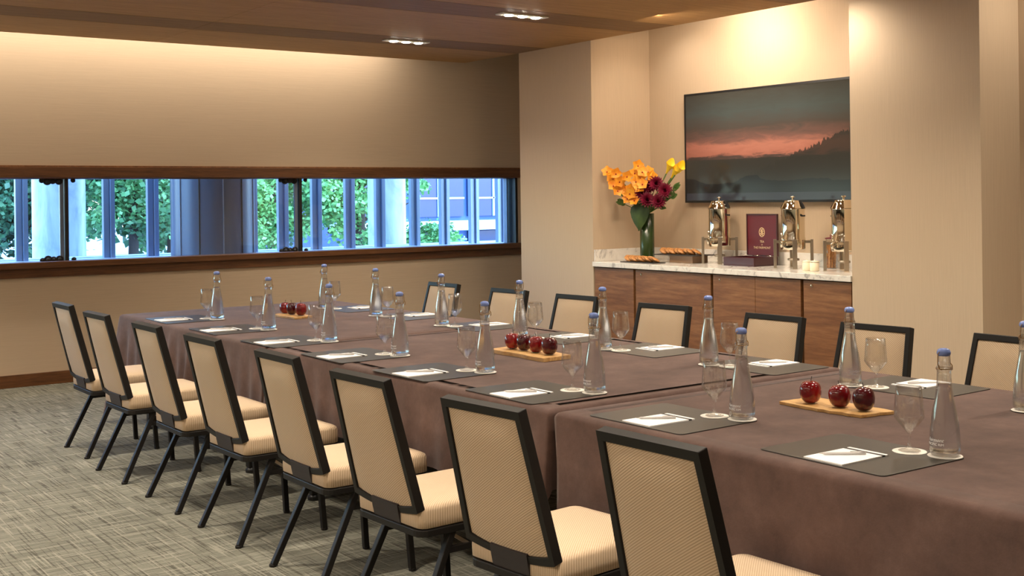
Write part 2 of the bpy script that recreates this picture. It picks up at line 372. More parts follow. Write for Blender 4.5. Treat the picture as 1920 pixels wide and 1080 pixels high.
def tree(loc, h, rad, n, mm, leaf, lab, cz=1.7, hz=.8, trunk=.1, cat='tree', nm='leafy_tree'):
    o = empty(nm, loc); tag(o, lab, cat)
    b = MB(); top = h
    b.tube([(0, 0, 0), (.04, .02, top * .35), (-.03, .03, top * .75)], [trunk, trunk * .8, trunk * .45], 8)
    for k in range(6):
        a = k * 1.05; z = top * (.3 + .07 * k)
        b.tube([(0, 0, z), (rad * .3 * math.cos(a), rad * .3 * math.sin(a), z + rad * .2), (rad * .65 * math.cos(a), rad * .65 * math.sin(a), z + rad * .35)], [trunk * .4, trunk * .28, trunk * .12], 6)
    b.build('trunk', 'bark', o, True)
    cl = [(random.uniform(-1, 1) * rad, random.gauss(0, rad * .4), cz + random.uniform(-1, 1) * hz) for _ in range(34)]
    f = MB()
    for k in range(n):
        cx, cy, cz = random.choice(cl)
        p = Vector((cx + random.gauss(0, rad * .17), cy + random.gauss(0, rad * .17), max(.05, cz + random.gauss(0, rad * .13))))
        d = Vector((random.gauss(0, 1), random.gauss(0, 1), random.gauss(-.2, .5))).normalized(); u = d.orthogonal().normalized(); u = Matrix.Rotation(random.random() * 6.28, 3, d) @ u
        s = leaf * random.uniform(.6, 1.3)
        f.add([p, p + d * s * .5 + u * s * .35, p + d * s, p + d * s * .5 - u * s * .35 + Vector((0, 0, s * .08))], [(0, 1, 2, 3)])
    fo = f.build('foliage', mm, o); fo['kind'] = 'stuff'
    return o
tree((4.2, 17.5, .1), 3.4, .95, 11000, 'tree_c', .095, 'dark green tree at the left end of the window view', 1.5, .75)
tree((5.6, 17.0, .1), 3.5, .75, 10000, 'tree_a', .09, 'tree with a dark trunk right of the left marble column', 1.85, .75, .085)
tree((6.9, 19.0, .1), 3.6, .8, 7000, 'tree_a', .10, 'tree partly hidden by the wide grey column', 1.5, .8)
tree((8.2, 18.0, .1), 3.4, .8, 11000, 'tree_b', .09, 'bright green tree right of the wide grey column', 1.55, .75)
tree((9.6, 17.6, .1), 3.4, .72, 10000, 'tree_b', .09, 'bright green tree left of the right marble column', 1.5, .75)
tree((11.0, 18.6, .1), 4.2, .4, 1600, 'tree_b', .10, 'small light green tree in front of the blue building', 1.95, .35, .05)
tree((11.25, 18.0, .1), 1.2, .5, 3000, 'tree_b', .08, 'low leafy bush in front of the blue building', .75, .2, .03, 'bush', 'leafy_bush')
tree((9.4, 22.6, .1), 4.0, 2.0, 4200, 'tree_c', .24, 'darker tree standing furthest back', 1.9, 1.3)
tree((6.2, 24.5, .1), 4.0, 2.1, 4200, 'tree_c', .24, 'tall dark tree far behind the left trees', 2.1, 1.2)
# building on the far side
bl = empty('far_building', (15, 24, .1)); tag(bl, 'blue glazed building across the street at the right', 'building')
B = lambda nm, mm, x0, x1, y0, y1, z0, z1, par=bl: MB().box(x0 - 15, x1 - 15, y0 - 24, y1 - 24, z0 - .1, z1 - .1).build(nm, mm, par)
B('wall', 'bluewall', 12.4, 26, 24.1, 30, .1, 7)
B('ledge', 'bwhite', 12.4, 26, 23.5, 24.2, .78, 1.0)
B('parapet', 'bwhite', 12.4, 26, 23.6, 24.2, 6.9, 7.1)
for x in (12.9, 14.5, 16.1, 18.3, 20.0):
    wdw = B('window', 'blueglass', x, x + 1.45, 24.0, 24.1, 1.1, 5.5)
    B('window_bar', 'bwhite', x + .70, x + .74, 23.96, 24.0, 1.1, 5.5, bl); B('window_bar', 'bwhite', x, x + 1.45, 23.96, 24.0, 1.52, 1.56, bl)
    B('lower_window', 'blueglass', x, x + 1.3, 24.0, 24.1, .2, .74)
B('pier', 'bwhite', 17.6, 18.2, 23.8, 24.1, .1, 7)

# ------------------------------------------------------------------ ceiling lamps
def spot(name, loc, w, ang, blend, par=None, aim=(0, 0, -1), rad=.03, col=WARM):
    l = bpy.data.lights.new(name, 'SPOT'); l.energy = w; l.color = col; l.spot_size = math.radians(ang); l.spot_blend = blend; l.shadow_soft_size = rad
    o = bpy.data.objects.new(name, l); COL.objects.link(o); o.location = loc; o.parent = par
    o.rotation_euler = Vector(aim).to_track_quat('-Z', 'Y').to_euler(); return o
LY = [8.935, 7.23, 5.525, 3.82, 2.115, .41]
def trough(x, y, lab, grp, beam=130, pw=1.0):
    f = empty('ceiling_light', (x, y, C)); tag(f, lab, 'ceiling light', grp)
    b = MB(); b.box(-.215, .215, -.05, .05, -.012, -.0005); b.build('frame', 'fixture', f, bevel=.003)
    for k in (-1, 0, 1):
        lp = MB().lathe([(.001, -.019), (.026, -.019), (.034, -.016), (.036, -.012)], 20).build('lamp', 'bulb', f, True); lp.location.x = k * .125
        spot('lamp_beam', (k * .125, 0, -.03), LAMP_W * pw, beam, .9, f)
for i, y in enumerate(LY):
    trough(5.36, y, ['three-lamp recessed ceiling light nearer the window wall', 'three-lamp recessed ceiling light at the top centre of the picture'][i] if i < 2 else 'three-lamp ceiling light over the sideboard aisle, out of view', 'recessed ceiling lights')
    trough(1.62, y, 'three-lamp ceiling light over the left aisle, out of view', 'recessed ceiling lights', 84, 1.4)
    if 0 < i < 5: trough(3.47, y, 'added three-lamp fill light over the table, out of view', 'recessed ceiling lights', 140, .55)  # unseen middle row, added to brighten the right chair fronts and tabletop
    trough(-1.3, y, 'added three-lamp fill light along the left wall, out of view', 'recessed ceiling lights', 160, 1.1)  # unseen row added as wide fill on the aisle-side chair backs
def area(name, loc, sx, sy, w, aim=(0, 0, -1), col=WARM):
    l = bpy.data.lights.new(name, 'AREA'); l.shape = 'RECTANGLE'; l.size = sx; l.size_y = sy; l.energy = w; l.color = col
    o = bpy.data.objects.new(name, l); COL.objects.link(o); o.location = loc; o.rotation_euler = Vector(aim).to_track_quat('-Z', 'Y').to_euler(); return o
# cove strip hidden above the far edge of the wood ceiling, washing the window wall
tag(MB().box(XMIN + .3, 6.1, 10.10, 10.16, 3.19, 3.21).build('cove_strip', 'fixture'), 'linear cove light strip above the window wall', 'light strip')
cv = area('cove_light', (1.75, 10.13, 3.18), 8.6, .05, COVE_W, (0, .35, -1))
tag(MB().box(6.86, 6.90, 5.35, 8.05, 3.20, 3.22).build('cove_strip', 'fixture'), 'linear cove light strip above the sideboard niche', 'light strip')
area('niche_cove_light', (6.88, 6.7, 3.19), .05, 2.6, 70, (.45, 0, -1), (1, .82, .62))
for k, y in enumerate((7.55, 6.55, 5.65)):
    dl = empty('niche_downlight', (6.98, y, TOPZ)); tag(dl, 'small round downlight above the sideboard niche', 'downlight', 'downlights above the sideboard')
    MB().lathe([(.05, -.001), (.05, -.012), (.036, -.012), (.034, -.004), (.001, -.004)], 20).build('ring', 'fixture', dl, True)
    spot('downlight_beam', (0, 0, -.03), NICHE_W, 110, .7, dl, (.12, 0, -1))
dl = empty('niche_downlight', (6.38, 5.38, C)); tag(dl, 'small round downlight beside the near pillar', 'downlight', 'downlights above the sideboard')
MB().lathe([(.05, -.001), (.05, -.012), (.036, -.012), (.034, -.004), (.001, -.004)], 20).build('ring', 'fixture', dl, True)
spot('downlight_beam', (0, 0, -.03), 24, 150, 1.0, dl, (.35, -.1, -1))

for y in (3.55, 1.9):  # unseen downlights added to lift the dark side wall of the recess
    dl = empty('niche_downlight', (6.93, y, TOPZ)); tag(dl, 'added round fill downlight above the right-hand recess, out of view', 'downlight', 'added fill downlights above the right-hand recess')
    MB().lathe([(.05, -.001), (.05, -.012), (.036, -.012), (.034, -.004), (.001, -.004)], 20).build('ring', 'fixture', dl, True)
    spot('downlight_beam', (0, 0, -.03), 26, 140, .8, dl, (0, .25, -1))

# ------------------------------------------------------------------ tables and cloths
T = .75
def make_table(y0, y1, lab):
    x0, x1 = 2.665, 4.295
    t = empty('banquet_table', ((x0 + x1) / 2, (y0 + y1) / 2, 0)); tag(t, lab, 'table', 'tables under the brown cloths')
    hx, hy = (x1 - x0) / 2, (y1 - y0) / 2 - .04
    MB().prism(roundrect(-hx, hx, -hy, hy, .02), T - .035, T - .008).build('tabletop', 'tabletop', t)
    for sx in (-1, 1):
        for sy in (-1, 1):
            MB().bar((sx * (hx - .07), sy * (hy - .35), .03), (sx * (hx - .07), sy * (hy - .35), T - .035), .05, .05, (1, 0, 0)).lathe([(.001, 0), (.034, 0), (.034, .02), (.02, .035), (.001, .035)], 14, (sx * (hx - .07), sy * (hy - .35), 0)).build('leg', 'blackmetal', t, bevel=.004)
    return t
def make_cloth(y0, y1, lab, folds, farcorner=False, seed=0):
    x0, x1 = 2.652, 4.312; rnd = random.Random(seed)
    # perimeter, dense; sides: left(x0), right(x1), ends
    per = []
    N = 150; Ne = 60
    for i in range(N): per.append((x0, y0 + (y1 - y0) * i / N, 'L', i / N))
    for i in range(Ne): per.append((x0 + (x1 - x0) * i / Ne, y1, 'F', i / Ne))
    for i in range(N): per.append((x1, y1 - (y1 - y0) * i / N, 'R', i / N))
    for i in range(Ne): per.append((x1 - (x1 - x0) * i / Ne, y0, 'E', i / Ne))
    R_ = .026; rings = []
    ph = [rnd.uniform(0, 6.28) for _ in range(6)]
    def outward(side, t):
        n = {'L': (-1, 0), 'R': (1, 0), 'F': (0, 1), 'E': (0, -1)}[side]
        e = {'L': ((0, -1), (0, 1)), 'R': ((0, 1), (0, -1)), 'F': ((-1, 0), (1, 0)), 'E': ((1, 0), (-1, 0))}[side]
        return n
    def lev(q, d):
        """ring at drop fraction d of each side's own drop length"""
        out = []
        for (x, y, s, t) in per:
            nx, ny = outward(s, t)
            inset = R_ if q == 'top' else 0
            if q == 'in': xx = min(max(x, x0 + .09), x1 - .09); yy = min(max(y, y0 + .09), y1 - .09); out.append((xx, yy, T)); continue
            if q == 'top': xx = min(max(x, x0 + R_), x1 - R_); yy = min(max(y, y0 + R_), y1 - R_); out.append((xx, yy, T)); continue
            if q == 'e': a = R_ * (1 - math.sin(d)); xx = min(max(x, x0 + a), x1 - a); yy = min(max(y, y0 + a), y1 - a); out.append((xx, yy, T - R_ * (1 - math.cos(d)))); continue
            drop = {'L': .35, 'R': .20, 'F': .36 if farcorner else .30, 'E': .30}[s]
            off = 0.0
            if s == 'L':
                env = folds(t)
                off = d * env * (.5 + .5 * math.sin(t * 52 + ph[0] + 2.2 * math.sin(t * 9 + ph[1]))) + d * env * .5 * math.sin(t * 97 + ph[2]) + .006 * d
                if farcorner:
                    g = math.exp(-((1 - t) / .045) ** 2); off += d * .10 * g; drop += .36 * g
            if s == 'F' and farcorner:
                off = d * (.012 + .02 * (.5 + .5 * math.sin(t * 40 + ph[3])))
                g = math.exp(-(t / .065) ** 2); off += d * .06 * g; drop += .36 * g
            if s == 'R': off = -.01 * d
            if s == 'E' or (s == 'F' and not farcorner): off = -.02 * d
            zz = T - R_ - d * (drop - R_)
            xx, yy = x + nx * off, y + ny * off
            if farcorner and s == 'F' and t < .2: xx -= d * .10 * math.exp(-(t / .06) ** 2)
            if farcorner and s == 'L' and t > .8: yy += d * .06 * math.exp(-((1 - t) / .04) ** 2)
            out.append((xx, yy, zz))
        return out
    b = MB(); rr = [lev('in', 0), lev('top', 0)] + [lev('e', k * PI / 10) for k in range(1, 5)] + [lev('d', k / 9) for k in range(10)]
    b.rings(rr, False, False); n = len(per)
    b.f.append(tuple(range(n)))
    o = b.build('tablecloth', 'cloth', None, True)
    for p in o.data.polygons:
        if len(p.vertices) > 4: p.use_smooth = False
    tag(o, lab, 'tablecloth', 'brown tablecloths'); return o
YS = [8.345, 5.915, 3.43, .95]
for k in range(3):
    make_table(YS[k + 1], YS[k], ['banquet table under the brown cloth closest to the window', 'banquet table under the middle brown cloth', 'banquet table under the brown cloth nearest the camera'][k])
make_cloth(YS[1] + .009, YS[0], 'brown suede-like cloth with soft folds on the table closest to the window', lambda t: .014 + .018 * math.exp(-((t - .55) / .3) ** 2), True, 3)
make_cloth(YS[2] + .016, YS[1] - .009, 'brown suede-like cloth on the middle table, gathered at its near seam', lambda t: .008 + .028 * math.exp(-(t / .09) ** 2) + .012 * math.exp(-((1 - t) / .25) ** 2), False, 5)
make_cloth(YS[3], YS[2] - .016, 'brown suede-like cloth on the table nearest the camera', lambda t: .004 + .012 * math.exp(-((t - .2) / .12) ** 2), False, 8)

# ------------------------------------------------------------------ chairs
def make_chair():
    r = empty('banquet_chair')
    zb, zt_, xb, xt = .435, .914, -.183, -.303
    def bp(s, t, dn):               # s = across (m), t = 0..1 up the back, dn = offset toward the front
        L = math.hypot(zt_ - zb, xt - xb); ax, az = (xt - xb) / L, (zt_ - zb) / L
        return (xb + (xt - xb) * t + az * dn, s, zb + (zt_ - zb) * t - ax * dn)
    hw = lambda t: .206 - .024 * t
    def loop(ins_t, ins_s, ins_b, sag):
        p = []; t1 = 1 - ins_t
        for i in range(13):
            u = -1 + 2 * i / 12; t = ins_b - sag * (1 - u * u); p.append((u * (hw(t) - ins_s), t))
        p.append((hw(.5) - ins_s, .5)); p.append((hw(t1) - ins_s, t1)); p.append((0, t1)); p.append((-(hw(t1) - ins_s), t1)); p.append((-(hw(.5) - ins_s), .5)); return p
    o_, i_ = loop(0, 0, .04, .045), loop(.058, .024, .085, .045)
    b = MB(); n = len(o_)
    rings = [[bp(s, t, -.0) for s, t in o_], [bp(s, t, .034) for s, t in o_], [bp(s, t, .034) for s, t in i_], [bp(s, t, 0) for s, t in i_], [bp(s, t, 0) for s, t in o_]]
    b.rings(rings, False, False); b.build('back_frame', 'black', r, bevel=.003)
    b = MB(); NU, NV = 14, 16
    def grid(dn0, bl):
        g = []
        for j in range(NV + 1):
            for i in range(NU + 1):
                u = -1 + 2 * i / NU; v = j / NV; tb = .078 - .045 * (1 - u * u); t = tb + (.948 - tb) * v
                g.append(bp(u * (hw(t) - .022), t, dn0 + bl * (1 - abs(u) ** 5) * (1 - abs(2 * v - 1) ** 6)))
        return g
    fr, bk = grid(.026, .018), grid(.008, -.015)
    idx = lambda i, j: j * (NU + 1) + i
    fs = [(idx(i, j), idx(i + 1, j), idx(i + 1, j + 1), idx(i, j + 1)) for j in range(NV) for i in range(NU)]
    b.add(fr, [f[::-1] for f in fs]); b.add(bk, fs); b.build('back_panel', 'fab_back', r, True)
    # seat
    def ring(ins, z, zf=0.0):
        return [(x, y, z + zf * max(0, (x - .1)) / .2) for x, y in roundrect(-.178 + ins, .298 - ins, -.212 + ins, .212 - ins, max(.012, .034 - ins * .2), 6)]
    b = MB(); b.rings([ring(.010, .395), ring(.001, .400), ring(0, .43), ring(.001, .458), ring(.006, .470), ring(.018, .477), ring(.06, .484), ring(.13, .487)])
    b.build('seat', 'fab_seat', r, True)
    b = MB(); b.prism(roundrect(-.180, .298, -.213, .213, .045), .368, .394); b.build('seat_frame', 'black', r, bevel=.004)
    # bracket plate from back to under-seat
    path = [(-.186, .462), (-.181, .43), (-.174, .40), (-.155, .372), (-.12, .358), (.02, .356)]
    b = MB(); vs = []
    for x, z in path: vs += [(x - .006, -.085, z), (x - .006, .085, z), (x + .006, .085, z + .008), (x + .006, -.085, z + .008)]
    b.rings([vs[i * 4:i * 4 + 4] for i in range(len(path))]); b.build('bracket', 'plate', r)
    for s in (-1, 1):
        MB().bar((-.035, s * .19, .37), (-.212, s * .212, .008), .025, .025).lathe([(.001, 0), (.016, 0), (.016, .012), (.001, .012)], 10, (-.215, s * .213, 0)).build('leg', 'black', r, bevel=.003)
        MB().bar((.19, s * .185, .37), (.215, s * .195, .008), .025, .025).lathe([(.001, 0), (.016, 0), (.016, .012), (.001, .012)], 10, (.216, s * .195, 0)).build('leg', 'black', r, bevel=.003)
        MB().bar((-.065, s * .194, .305), (.195, s * .188, .305), .02, .02).build('stretcher', 'black', r)
        MB().bar((-.04, s * .15, .365), (.05, s * .19, .30), .012, .012).build('brace', 'satin', r)
    return r
ch0 = make_chair(); remember(ch0); first = True
LCY = [7.475, 6.70, 5.90, 5.18, 4.41, 3.69, 2.95, 2.235]; LCR = [0, 1.5, 0, 1, 0, 2.5, 5, 2]; LCX = [2.32, 2.285, 2.295, 2.30, 2.31, 2.285, 2.285, 2.315]
RCY = [7.24, 6.42, 5.71, 4.87, 4.08, 3.445, 2.81, 2.08]; RCR = [2.3, 3.6, 4.8, 7, 2, 5, -1, 1]; RCX = [4.36, 4.355, 4.365, 4.32, 4.31, 4.30, 4.335, 4.33]
for k, y in enumerate(LCY):
    c = ch0 if k == 0 else copy_tree(ch0)
    c.location = (LCX[k], y, 0); c.rotation_euler = (0, 0, math.radians(LCR[k]))
    tag(c, 'beige ribbed banquet chair with black frame on the aisle side, ' + ORD[k], 'chair', 'chairs along the table')
for k, y in enumerate(RCY):
    c = copy_tree(ch0); c.location = (RCX[k], y, 0); c.rotation_euler = (0, 0, PI + math.radians(RCR[k]))
    tag(c, 'beige ribbed banquet chair with black frame on the sideboard side, ' + ORD[k], 'chair', 'chairs along the table')

# ------------------------------------------------------------------ place settings
BP = [(.001, .0), (.036, .0), (.041, .006), (.0435, .018), (.044, .034), (.043, .06), (.0405, .09), (.036, .12), (.031, .146), (.0262, .172), (.0225, .20), (.0203, .23), (.0198, .248), (.0222, .252), (.0222, .258), (.0192, .262), (.0178, .275), (.0172, .293)]
def bR(z):
    for (r0, z0), (r1, z1) in zip(BP[1:-1], BP[2:]):
        if z0 <= z <= z1: return r0 + (r1 - r0) * (z - z0) / max(1e-6, z1 - z0)
    return .02
def make_bottle():
    r = empty('water_bottle')
    MB().lathe(BP, 32).build('body', 'bottleglass', r, True)
    wp = [(.001, .012), (.036, .012)] + [(rr - .0035, z) for rr, z in BP if .018 <= z <= .2] + [(.0185, .21), (.001, .21)]
    MB().lathe(wp, 28).build('water', 'water', r, True)
    MB().lathe([(.001, .292), (.0165, .292), (.0195, .297), (.0198, .303), (.017, .310), (.010, .3135), (.001, .3145)], 20).build('stopper', 'cap', r, True)
    b = MB()
    for s in (-1, 1):
        b.tube([(s * .018, 0, .304), (s * .025, 0, .298), (s * .0265, 0, .275), (s * .024, -.004, .256), (s * .020, -.010, .253)], .0013, 6)
    b.tube([(.0228 * math.cos(a), .0228 * math.sin(a), .255) for a in [i * PI / 12 for i in range(25)]], .0012, 6, False)
    b.tube([(.026, 0, .27), (.030, -.004, .262), (.029, -.006, .25), (.026, -.004, .248)], .0014, 6)
    b.build('wire_bail', 'brass', r, True)
    pr = MB()
    for body, size, sh, z0 in (('Fairmont', .0145, .35, .0455), ('PACIFIC RIM', .0105, 0, .034)):
        vs, fs = text_mesh(body, size, sh)
        out = []
        for x, y, z in vs:
            zz = z0 + y; R = bR(zz) + .0005; a = x / R; out.append((-R * math.cos(a), -R * math.sin(a) * -1 * -1, zz))
        pr.add(out, fs)
    pr.build('lettering', 'white_print', r); return r
def make_glass():
    p = [(.001, .0015), (.031, .0012), (.033, .002), (.030, .0035), (.012, .007), (.006, .014), (.0042, .03), (.0045, .05), (.008, .058), (.020, .070), (.034, .087), (.0435, .101), (.0440, .106), (.042, .135), (.0395, .165), (.0372, .194), (.0364, .195), (.0387, .165), (.0412, .135), (.0430, .106), (.0425, .102), (.033, .089), (.019, .073), (.007, .063), (.001, .061)]
    r = empty('water_goblet')
    MB().lathe(p[:9], 32).build('foot_and_stem', 'stemware', r, True); MB().lathe(p[8:], 56).build('bowl', 'stemware', r, True); return r
def make_mat():
    return MB().prism(roundrect(-.19, .19, -.231, .231, .022, 6), 0, .003).build('desk_mat', 'mat', None, bevel=.001)
def make_pad():
    r = empty('notepad')
    MB().box(-.105, .075, -.07, .07, 0, .004).build('sheets', 'paper', r); MB().box(.075, .090, -.07, .07, 0, .0042).build('printed_band', 'grey_band', r); MB().box(.090, .105, -.07, .07, 0, .004).build('header_strip', 'paper', r); return r
def make_pen():
    r = empty('ballpoint_pen')
    MB().tube([(-.062, 0, 0), (-.056, 0, 0), (.045, 0, 0), (.066, 0, 0)], [.0012, .0035, .0042, .0036], 10).build('barrel', 'pen', r, True)
    MB().tube([(-.062, 0, 0), (-.07, 0, 0)], [.0012, .0006], 8).build('tip', 'satin', r, True); MB().bar((.02, 0, .0055), (.064, 0, .0055), .002, .0015).build('clip', 'pen', r); return r
def make_coaster(): return MB().lathe([(.001, 0), (.049, 0), (.050, .001), (.049, .002), (.001, .002)], 32).build('coaster', 'coaster')
proto = {}
def put(kind, fn, loc, rz, lab, cat, grp):
    if kind not in proto: o = proto[kind] = fn(); remember(o)
    else: o = copy_tree(proto[kind])
    o.location = loc; o.rotation_euler = (0, 0, rz); tag(o, lab, cat, grp); return o
LM = [(2.860, 7.655), (2.853, 6.84), (2.848, 6.045), (2.845, 5.28), (2.84, 4.535), (2.857, 3.80), (2.882, 3.04), (2.914, 2.27)]
RM = [(4.075, 7.53), (4.08, 6.79), (4.075, 5.97), (4.07, 5.155), (4.075, 4.45), (4.075, 3.705), (4.075, 2.915), (4.08, 2.16)]
Z0 = T + .0005
for side, lst, rz0 in (('aisle', LM, 0.0), ('sideboard', RM, PI)):
    for k, (x, y) in enumerate(lst):
        jr = math.radians(random.uniform(-1.2, 1.2)); rz = rz0 + jr
        tail = ' on the %s side, %s' % (side, ORD[k])
        def w(dx, dy): return (x + dx * math.cos(rz) - dy * math.sin(rz), y + dx * math.sin(rz) + dy * math.cos(rz))
        put('mat', make_mat, (x, y, Z0), rz, 'black leather desk mat' + tail, 'desk mat', 'desk mats')
        a = w(-.075, -.01); put('pad', make_pad, (a[0], a[1], Z0 + .003), rz + math.radians(random.uniform(-2, 2)), 'white notepad' + tail, 'notepad', 'notepads')
        a = w(-.075, .0); put('pen', make_pen, (a[0], a[1], Z0 + .0115), rz + math.radians(-38 + random.uniform(-5, 5)), 'silver pen on the notepad' + tail, 'pen', 'pens')
        for nm, dx, dy in (('bottle', .158, -.18), ('goblet', .128, -.079)):
            a = w(dx, dy)
            put('coaster', make_coaster, (a[0], a[1], Z0 + .003), 0, 'round white coaster under the %s' % nm + tail, 'coaster', 'coasters')
            if nm == 'bottle': put('bottle', make_bottle, (a[0], a[1], Z0 + .005), rz + math.radians(random.uniform(-8, 8)), 'clear swing-top water bottle with blue stopper' + tail, 'bottle', 'water bottles')
            else: put('goblet', make_glass, (a[0], a[1], Z0 + .0045), 0, 'empty stemmed water glass' + tail, 'glass', 'water glasses')

# ------------------------------------------------------------------ apples on boards
def make_apple(mm):
    r = empty('apple'); H = .082
    prof = []
    for j in range(17):
        t = j / 16; a = PI * t
        rad = .0385 * (math.sin(a) ** .72) * (1 + .13 * (t - .45) * 1.6)
        z = H * (.5 - .5 * math.cos(a)) ; z = z - .010 * math.exp(-((rad) / .011) ** 2) * (1 if t > .5 else -1)
        prof.append((max(.0006, rad), z))
    MB().lathe(prof, 30, lob=lambda a, z: 1 + .028 * math.cos(5 * a) * abs(z / H - .5) * 2).build('flesh', mm, r, True)
    MB().tube([(0, 0, .068), (.002, .001, .082), (.006, .003, .097)], [.0012, .001, .0016], 6).build('stalk', 'bark', r, True); return r
def board(poly, th, lab, seed):
    rnd = random.Random(seed); n = len(poly); pts = []
    for i in range(n):
        a, b = poly[i], poly[(i + 1) % n]
        for k in range(7):
            t = k / 7; j = .0 if k == 0 else rnd.uniform(-.005, .005); dx, dy = b[0] - a[0], b[1] - a[1]; L = math.hypot(dx, dy)
            pts.append((a[0] + dx * t + dy / L * j, a[1] + dy * t - dx / L * j))
    return tag(MB().prism(pts, Z0, Z0 + th).build('serving_board', 'board', None, bevel=.002), lab, 'board', 'wooden serving boards')
board([(3.39, 7.435), (3.405, 7.13), (3.55, 7.16), (3.56, 7.52)], .014, 'light wooden board holding three apples closest to the window', 1)
board([(3.415, 4.91), (3.40, 4.455), (3.575, 4.465), (3.61, 4.95)], .020, 'thick light wooden board holding four apples mid-table', 2)
board([(3.375, 2.99), (3.36, 2.80), (3.378, 2.625), (3.53, 2.60), (3.545, 2.76), (3.545, 2.975)], .012, 'rough-edged wooden board holding three apples nearest the camera', 3)
AP = [((3.475, 7.42), .014, 'a', 'red apple with long stalk, left of three on the far board'), ((3.47, 7.305), .014, 'd', 'dark red apple, middle of three on the far board'), ((3.485, 7.20), .014, 'a', 'bright red apple, right of three on the far board'),
      ((3.49, 4.825), .020, 'a', 'bright red apple, leftmost of four on the middle board'), ((3.495, 4.735), .020, 'd', 'dark red apple, second from left on the middle board'), ((3.495, 4.635), .020, 'a', 'streaky red apple, third from left on the middle board'), ((3.495, 4.53), .020, 'd', 'dark red apple, rightmost of four on the middle board'),
      ((3.425, 2.885), .012, 'a', 'red apple, left of three on the near rough-edged board'), ((3.44, 2.765), .012, 'a', 'red apple, middle of three on the near rough-edged board'), ((3.445, 2.665), .012, 'd', 'dark red apple, right of three on the near rough-edged board')]
for k, ((x, y), th, kd, lab) in enumerate(AP):
    o = put('apple' + kd, (lambda: make_apple('apple')) if kd == 'a' else (lambda: make_apple('apple_dark')), (x, y, Z0 + th), k * 1.7, lab, 'apple', 'red apples')
    o.scale = (random.uniform(.94, 1.03),) * 2 + (random.uniform(.94, 1.04),)

# ------------------------------------------------------------------ sideboard
CZ = .955
cabs = [(7.57, 8.095, 'walnut cabinet against the far pillar, partly hidden by chairs'), (6.663, 7.56, 'walnut cabinet below the cookies and first urn'), (5.76, 6.653, 'walnut cabinet with two door panels below the middle urn'), (5.31, 5.75, 'walnut cabinet beside the near pillar')]
for k, (y0, y1, lab) in enumerate(cabs):
    cb = empty('cabinet', (7.09, (y0 + y1) / 2, 0)); tag(cb, lab, 'cabinet', 'sideboard cabinets')
    h = (y1 - y0) / 2
    MB().box(-.30, .34, -h, h, .08, CZ - .045).build('body', 'gap', cb); MB().box(-.27, .34, -h, h, 0, .08).build('plinth', 'blackmetal', cb)
    if k == 2: drs = [(-h + .008, -.001), (.001, h - .008)]
    else: drs = [(-h + .008, h - .008)]
    for a, b in drs:
        d = MB().box(-.335, -.301, a, b, .09, CZ - .05).build('door', 'walnut', cb, bevel=.002)
        if k and (k != 2 or b > .1):
            kb = MB().lathe([(.011, 0), (.011, .006), (.004, .010), (.001, .010)], 16).build('knob', 'steel', d, True)
            kb.location = (-.335, b - .075, .868); kb.rotation_euler = (0, -PI / 2, 0)
wt = tag(empty('worktop', (7.09, 6.7, CZ)), 'white marble worktop along the sideboard niche', 'worktop')
MB().box(-.355, .352, -1.393, 1.397, -.042, 0).build('slab', 'marble', wt, bevel=.003)
MB().box(.333, .352, -1.393, 1.378, .0005, .105).build('backsplash', 'marble', wt, bevel=.002); MB().box(-.335, .352, 1.379, 1.397, .0005, .105).build('backsplash', 'marble', wt, bevel=.002)
# television
tv = empty('television', (7.42, 6.70, 1.94)); tag(tv, 'wide flat television showing a dusk landscape above the sideboard', 'television')
W2, H2 = .90, .476
MB().box(-.02, .022, -W2, W2, -H2, H2).build('housing', 'blackmetal', tv, bevel=.004)
b = MB()
b.box(-.026, -.018, -W2, W2, H2 - .018, H2).box(-.026, -.018, -W2, W2, -H2, -H2 + .018).box(-.026, -.018, -W2, -W2 + .016, -H2 + .018, H2 - .018).box(-.026, -.018, W2 - .016, W2, -H2 + .018, H2 - .018)
b.build('bezel', 'blackmetal', tv)
m = M['screen'] = mat('dusk_picture', (.01, .01, .01, 1), .14, Specular_IOR_Level=.25)
tc = nd(m, 'ShaderNodeTexCoord'); sp = nd(m, 'ShaderNodeSeparateXYZ'); ln(m, tc.outputs['Object'], sp.inputs[0])
u = math_(m, 'ADD', math_(m, 'MULTIPLY', sp.outputs[1], -.5 / W2), .5); v = math_(m, 'ADD', math_(m, 'MULTIPLY', sp.outputs[2], .5 / H2), .5)
cl = noise(m, 3.0, (1, 1.2, 6), 5, .6, .8)
vv = math_(m, 'ADD', v, math_(m, 'MULTIPLY', math_(m, 'SUBTRACT', cl, .5), .16))
skyc = ramp(m, vv, [(.36, srgb(58, 50, 40)), (.40, srgb(92, 66, 54)), (.43, srgb(190, 112, 84)), (.50, srgb(206, 124, 94)), (.56, srgb(140, 92, 74)), (.66, srgb(92, 76, 62)), (.80, srgb(84, 88, 78)), (1, srgb(74, 66, 52))])
side = ramp(m, u, [(0, (.55, .5, .5, 1)), (.3, (1, 1, 1, 1)), (.7, (1, 1, 1, 1)), (1, (.62, .6, .55, 1))])
skyc = mix(m, skyc, side, 1.0, 'MULTIPLY')
jag = noise(m, 34, (0.1, 1, .25), 4, .75)
hill = math_(m, 'ADD', math_(m, 'MULTIPLY', u, .62), -.02); hill = math_(m, 'ADD', hill, math_(m, 'MULTIPLY', math_(m, 'SUBTRACT', jag, .5), .16))
hm = math_(m, 'MULTIPLY', math_(m, 'GREATER_THAN', hill, v), 1.0)
c1 = mix(m, skyc, srgb(52, 46, 36), math_(m, 'MULTIPLY', math_(m, 'LESS_THAN', v, .385), .9)); c1 = mix(m, c1, srgb(48, 42, 32), math_(m, 'MULTIPLY', hm, .9))
wv = noise(m, 2.2, (.1, 1, 1), 3)
